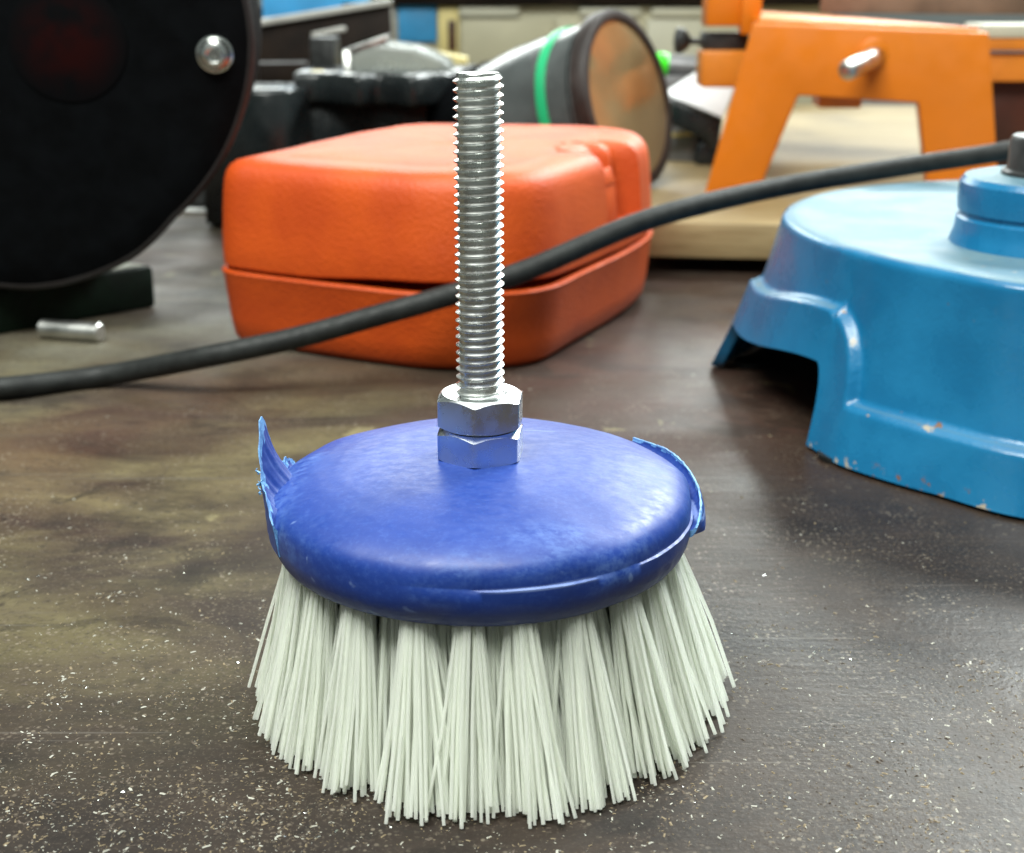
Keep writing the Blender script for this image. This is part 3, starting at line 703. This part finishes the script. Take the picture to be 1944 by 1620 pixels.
part("clamp_block", box(((a.x + b.x) / 2, 620, (a.z + b.z) / 2), (abs(b.x - a.x), 26, abs(a.z - b.z)), (0, 0, 0), 1.4), M_orange, ST, 30)
a, b = P(1412, -40, 600), P(1444, 66, 600)
part("side_bar", box(((a.x + b.x) / 2, 606, (a.z + b.z) / 2), (abs(b.x - a.x), 12, abs(a.z - b.z)), (0, 0, 0), 1.2), M_orange, ST, 30)
a, b = P(1332, 96, 612), P(1420, 166, 612)
part("clamp_block", box(((a.x + b.x) / 2, 622, (a.z + b.z) / 2), (abs(b.x - a.x), 28, abs(a.z - b.z)), (0, 0, 0), 1.8), M_orange2, ST, 30)
a, b = P(1336, 62, 616), P(1420, 96, 616)
part("clamp_plate", box(((a.x + b.x) / 2, 624, (a.z + b.z) / 2), (abs(b.x - a.x), 20, abs(a.z - b.z)), (0, 0, 0), 1.0), M_blackbolt, ST, 30)
a, b = P(1280, 77, 620), P(1345, 80, 620); Lk = (b - a).length
part("clamp_knob", lathe([(4, 0), (7.2, .8), (8.0, 2.5), (7.6, 5.5), (5.2, 8.5), (2.2, 10.4), (2.0, 12), (2.0, Lk)], 32, frame(a, b - a)), M_blackbolt, ST, 30)
a, b = P(1872, 44, 600), P(2060, 150, 600)
rw = abs(b.x - a.x)
part("side_rail", join(box(((a.x + b.x) / 2, 610, P(1900, 84, 600).z), (rw, 14, 8), bev=1), box(((a.x + b.x) / 2, 614, P(1900, 130, 600).z), (rw, 14, 17), bev=1)), M_orange2, ST, 30)
part("rail_cover", box(((a.x + b.x) / 2, 622, P(1900, 60, 600).z), (rw, 40, 8), bev=1), M_creamlight, ST, 30)
part("rail_void_shade", box(((a.x + b.x) / 2, 622, (P(1900, 152, 600).z + 28) / 2), (rw, 10, P(1900, 152, 600).z - 28.4), bev=.6), M_darkbrown, ST, 30)  # dark block put in for the shaded void under the rail

# brown wooden block lying across the stand and its rail
a, b = P(1556, 26, 820), P(2080, 40, 760)
zw = max(a.z, b.z, P(1900, 60, 600).z + 4.2) + 0.3
wv = Vector((b.x - a.x, b.y - a.y, 0)); wn = Vector((-wv.y, wv.x, 0)).normalized()
wb = mesh_obj("wooden_block", *prism([Vector((p.x, p.y, zw)) for p in (a, b, b + wn * 60, a + wn * 60)], (0, 0, 42), 1.5), M_brown, None, (a.x, a.y, zw), 30)
tag(wb, "old brown wooden block lying across the top of the orange stand", "block")

# white paper, black clamp, grey tin and green capped tube between spotlight and stand
pp = [P(1262, 176, 700), P(1322, 136, 760), P(1400, 150, 770), P(1372, 222, 690)]
zf = min(p.z for p in pp)
def pz(p): return Vector((p.x, p.y, p.z))
paper = mesh_obj("white_card", *prism([pz(p) for p in pp], (0, 0, -0.8), 0), M_white, None, pp[0].to_tuple(), 0)
tag(paper, "bright white card lying on the black clamp beside the orange stand", "card")
bc = [P(1262, 186, 702), P(1372, 226, 694), P(1362, 300, 694), P(1330, 262, 698), P(1300, 250, 700), P(1258, 232, 702)]
ck = thing("black_clamp", (bc[0].x, 700, 28), "black clamp standing between the spotlight and the orange stand", "clamp")
part("clamp_body", prism(bc, (6, 40, 0), 2.5), M_blackplastic, ck, 40)
a = P(1345, 296, 700); part("clamp_jaw", box((a.x, 712, 28 + (a.z - 28) / 2 + 3), (16, 26, max(a.z - 28, 8) + 10), (0, R(8), 0), 3), M_blackplastic, ck, 40)
a = P(1300, 256, 704); part("brass_bar", box((a.x, 712, a.z), (30, 6, 3), (0, R(-4), 0), .8), M_yellow, ck, 40)
tn = P(1298, 345, 735)
part("clamp_base", box((tn.x, 735, tn.z + 8 if tn.z > 20 else 36), (26, 30, 22), (0, 0, R(-20)), 2), M_greymetal, ck, 40)

a, b = P(1236, 122, 800), P(1338, 130, 800); L_ = (b - a).length
gt = thing("capped_tube", (a.x, 800, 0), "grey tube with a bright green cap behind the spotlight", "tube")
Mt = frame(a, b - a)
part("tube_body", lathe([(8.0, 10), (8.6, 11), (8.6, L_), (7.6, L_ + 1), (0.02, L_ + 1)], 40, Mt), M_greymetal, gt, 40)
part("cap", lathe([(0.02, 0), (7.2, 0), (8.4, 1), (9.0, 3), (9.0, 12), (8.2, 13)], 40, Mt), M_brightgreen, gt, 40)
part("stand_foot", box(((a.x + b.x) / 2, 800, (a.z - 8) / 2), (24, 24, a.z - 8), bev=2), M_greymetal, gt, 40)

# dark open bin with a grey rim, and the blue sheet leaning in it
YB = 840
pA, pB = P(420, 54, YB - 40), P(742, 2, YB + 60); zt = (pA.z + pB.z) / 2
wv = Vector((pB.x - pA.x, pB.y - pA.y, 0)); wl = wv.length; wn = Vector((-wv.y, wv.x, 0)).normalized()
bin_ = thing("open_bin", ((pA.x + pB.x) / 2, YB, 0), "dark brown open bin with a pale grey rim behind the grinder", "bin")
def tilt(p, dz): return Vector((p.x, p.y, p.z + dz))
# rear corners
part("bin_front", prism([tilt(pA, -2), tilt(pB, -2), Vector((pB.x + 3, pB.y, 0.5)), Vector((pA.x, pA.y, 0.5))], wn * 4, 1.0), M_darkbox, bin_, 30)
part("bin_side", prism([tilt(pB, -2), tilt(pB, -2) + wn * 150, Vector((pB.x, pB.y, 0.5)) + wn * 150, Vector((pB.x + 3, pB.y, 0.5))], Vector((-wv.x, -wv.y, 0)).normalized() * 4, 1.0), M_darkbox, bin_, 30)
part("bin_side", prism([tilt(pA, -2), tilt(pA, -2) + wn * 150, Vector((pA.x, pA.y, 0.5)) + wn * 150, Vector((pA.x, pA.y, 0.5))], wv.normalized() * 4, 1.0), M_darkbox, bin_, 30)
part("bin_back", prism([tilt(pA, -2) + wn * 146, tilt(pB, -2) + wn * 146, Vector((pB.x + 3, pB.y, 0.5)) + wn * 146, Vector((pA.x, pA.y, 0.5)) + wn * 146], wn * 4, 1.0), M_darkbox, bin_, 30)
part("grey_rim", prism([tilt(pA, 2) - wn * 3, tilt(pB, 2) - wn * 3, tilt(pB, -3) - wn * 3, tilt(pA, -3) - wn * 3], wn * 7, 1.0), M_greyrim, bin_, 30)
ha, hb = P(592, 66, YB - 5), P(660, 55, YB + 10)
hm = (ha + hb) / 2
part("bin_handle", box((hm.x, hm.y - 6, hm.z), ((hb - ha).length, 6, 4), (0, -math.atan2(hb.z - ha.z, hb.x - ha.x), math.atan2(wv.y, wv.x)), 1.5), M_greyrim, bin_, 30)
bp0, bp1 = P(486, -40, YB + 30), P(800, -40, YB + 110)
sh_ = mesh_obj("blue_sheet", *prism([Vector((bp0.x, bp0.y + 10, 30)), Vector((bp1.x - 60, bp1.y + 10, 30)), Vector((bp1.x - 40, bp1.y + 30, 190)), Vector((bp0.x, bp0.y + 30, 190))], (0, 3, 0), .5), M_bluepanel, None, (bp0.x, bp0.y, 30), 30)
tag(sh_, "blue sheet standing in the dark open bin", "sheet")

# cream cabinet across the back, with a blue drawer
YC = 1265
c0, c1, cb = P(738, 10, YC), P(1580, 10, YC), P(738, 300, YC)
cabn = thing("cream_cabinet", ((c0.x + c1.x) / 2, YC, 0), "cream painted drawer cabinet across the back of the bench", "cabinet")
part("carcass", box(((c0.x + c1.x) / 2, YC + 130, c0.z / 2), (c1.x - c0.x, 260, c0.z - 0.6), bev=2), M_cream, cabn, 30)
def panel(name, x0, y0, x1, y1, m, proud=4):
    a, b = P(x0, y0, YC), P(x1, y1, YC)
    return part(name, box(((a.x + b.x) / 2, YC - proud / 2 + .3, (a.z + b.z) / 2), (abs(b.x - a.x), proud, abs(a.z - b.z)), bev=1.2), m, cabn, 30)
panel("post", 738, 8, 752, 100, M_greyrim, 8)
panel("blue_drawer", 755, 9, 830, 80, M_bluepanel, 6)
panel("drawer_frame", 832, 12, 872, 110, M_yellow, 6)
panel("slot_handle", 851, 38, 866, 95, M_darkbrown, 9)
panel("drawer_front", 876, 36, 1050, 150, M_cream, 5)
panel("drawer_front", 1056, 36, 1222, 150, M_cream, 5)
panel("drawer_front", 1228, 36, 1330, 130, M_creamlight, 5)
panel("top_trim", 872, 12, 985, 31, M_creamlight, 9)
panel("top_trim", 1100, 14, 1215, 31, M_creamlight, 9)
panel("top_trim", 1236, 14, 1340, 31, M_creamlight, 9)
part("dark_shelf", box(((c0.x + c1.x) / 2, YC + 130, c0.z + 11.5), (c1.x - c0.x + 60, 290, 22), bev=2), M_darkbox, cabn, 30)
a, b = P(742, 92, 960), P(886, 118, 900)
yl = mesh_obj("yellow_board", *prism([a + Vector((0, 0, 3)), b + Vector((0, 0, 3)), b + Vector((0, 30, 3)), a + Vector((0, 30, 3))], (0, 0, -(min(a.z, b.z) + 2.4)), .8), M_yellow, None, a.to_tuple(), 30)
tag(yl, "pale yellow wooden board standing on edge in front of the blue drawer", "board")

# ================================================================== sawdust and grit on the bench
rng = random.Random(11)
V, F, mi = [], [], []
def crumb(x, y, s, m):
    n = len(V); a = rng.uniform(0, math.pi); el = rng.uniform(1.0, 2.4); h = s * rng.uniform(.3, .8)
    for dx, dy, dz in ((-el, -.6, 0), (el, -.5, 0), (el * .8, .6, 0), (-el * .7, .7, 0), (rng.uniform(-.4, .4), rng.uniform(-.3, .3), 1)):
        V.append(Vector((x + s * (dx * math.cos(a) - dy * math.sin(a)), y + s * (dx * math.sin(a) + dy * math.cos(a)), 0.05 + dz * h)))
    for f in ((0, 1, 4), (1, 2, 4), (2, 3, 4), (3, 0, 4)): F.append(tuple(i + n for i in f)); mi.append(m)
k = 0
while k < 26000:
    x, y = rng.uniform(-190, 170), rng.uniform(-110, 130)
    dens = 1.0 if y < -10 else math.exp(-(y + 10) / 45)
    dens *= 1.0 if x < -20 else 0.5
    dens *= 0.12 + 1.5 * max(0, mnoise.noise(Vector((x * .03, y * .03, 2))) + .3) * (0.5 + max(0, mnoise.noise(Vector((x * .11, y * .11, 5))) * 2))
    if rng.random() > dens: continue
    s = min(0.07 + rng.expovariate(1 / 0.075), 0.40)
    crumb(x, y, s, rng.choices((0, 1, 2, 3), (4, 2.4, 0.15, 4))[0]); k += 1
for _ in range(150):
    crumb(rng.uniform(-250, 240), rng.uniform(-90, 330), rng.uniform(.12, .36), rng.choice((0, 1, 3)))
crumb_m = [plain("sawdust_tan", (0.20, 0.155, 0.095), .8, 0, .2), plain("chip_pale", (0.38, 0.37, 0.32), .6, 0, .2), M_zinc, plain("grit_brown", (0.085, 0.065, 0.05), .8, 0, .3)]
sd = mesh_obj("sawdust", V, F, crumb_m, None, (0, 0, 0), 0, mi)
tag(sd, "scattered pale sawdust and metal grit on the dark bench", "sawdust", None, "stuff")
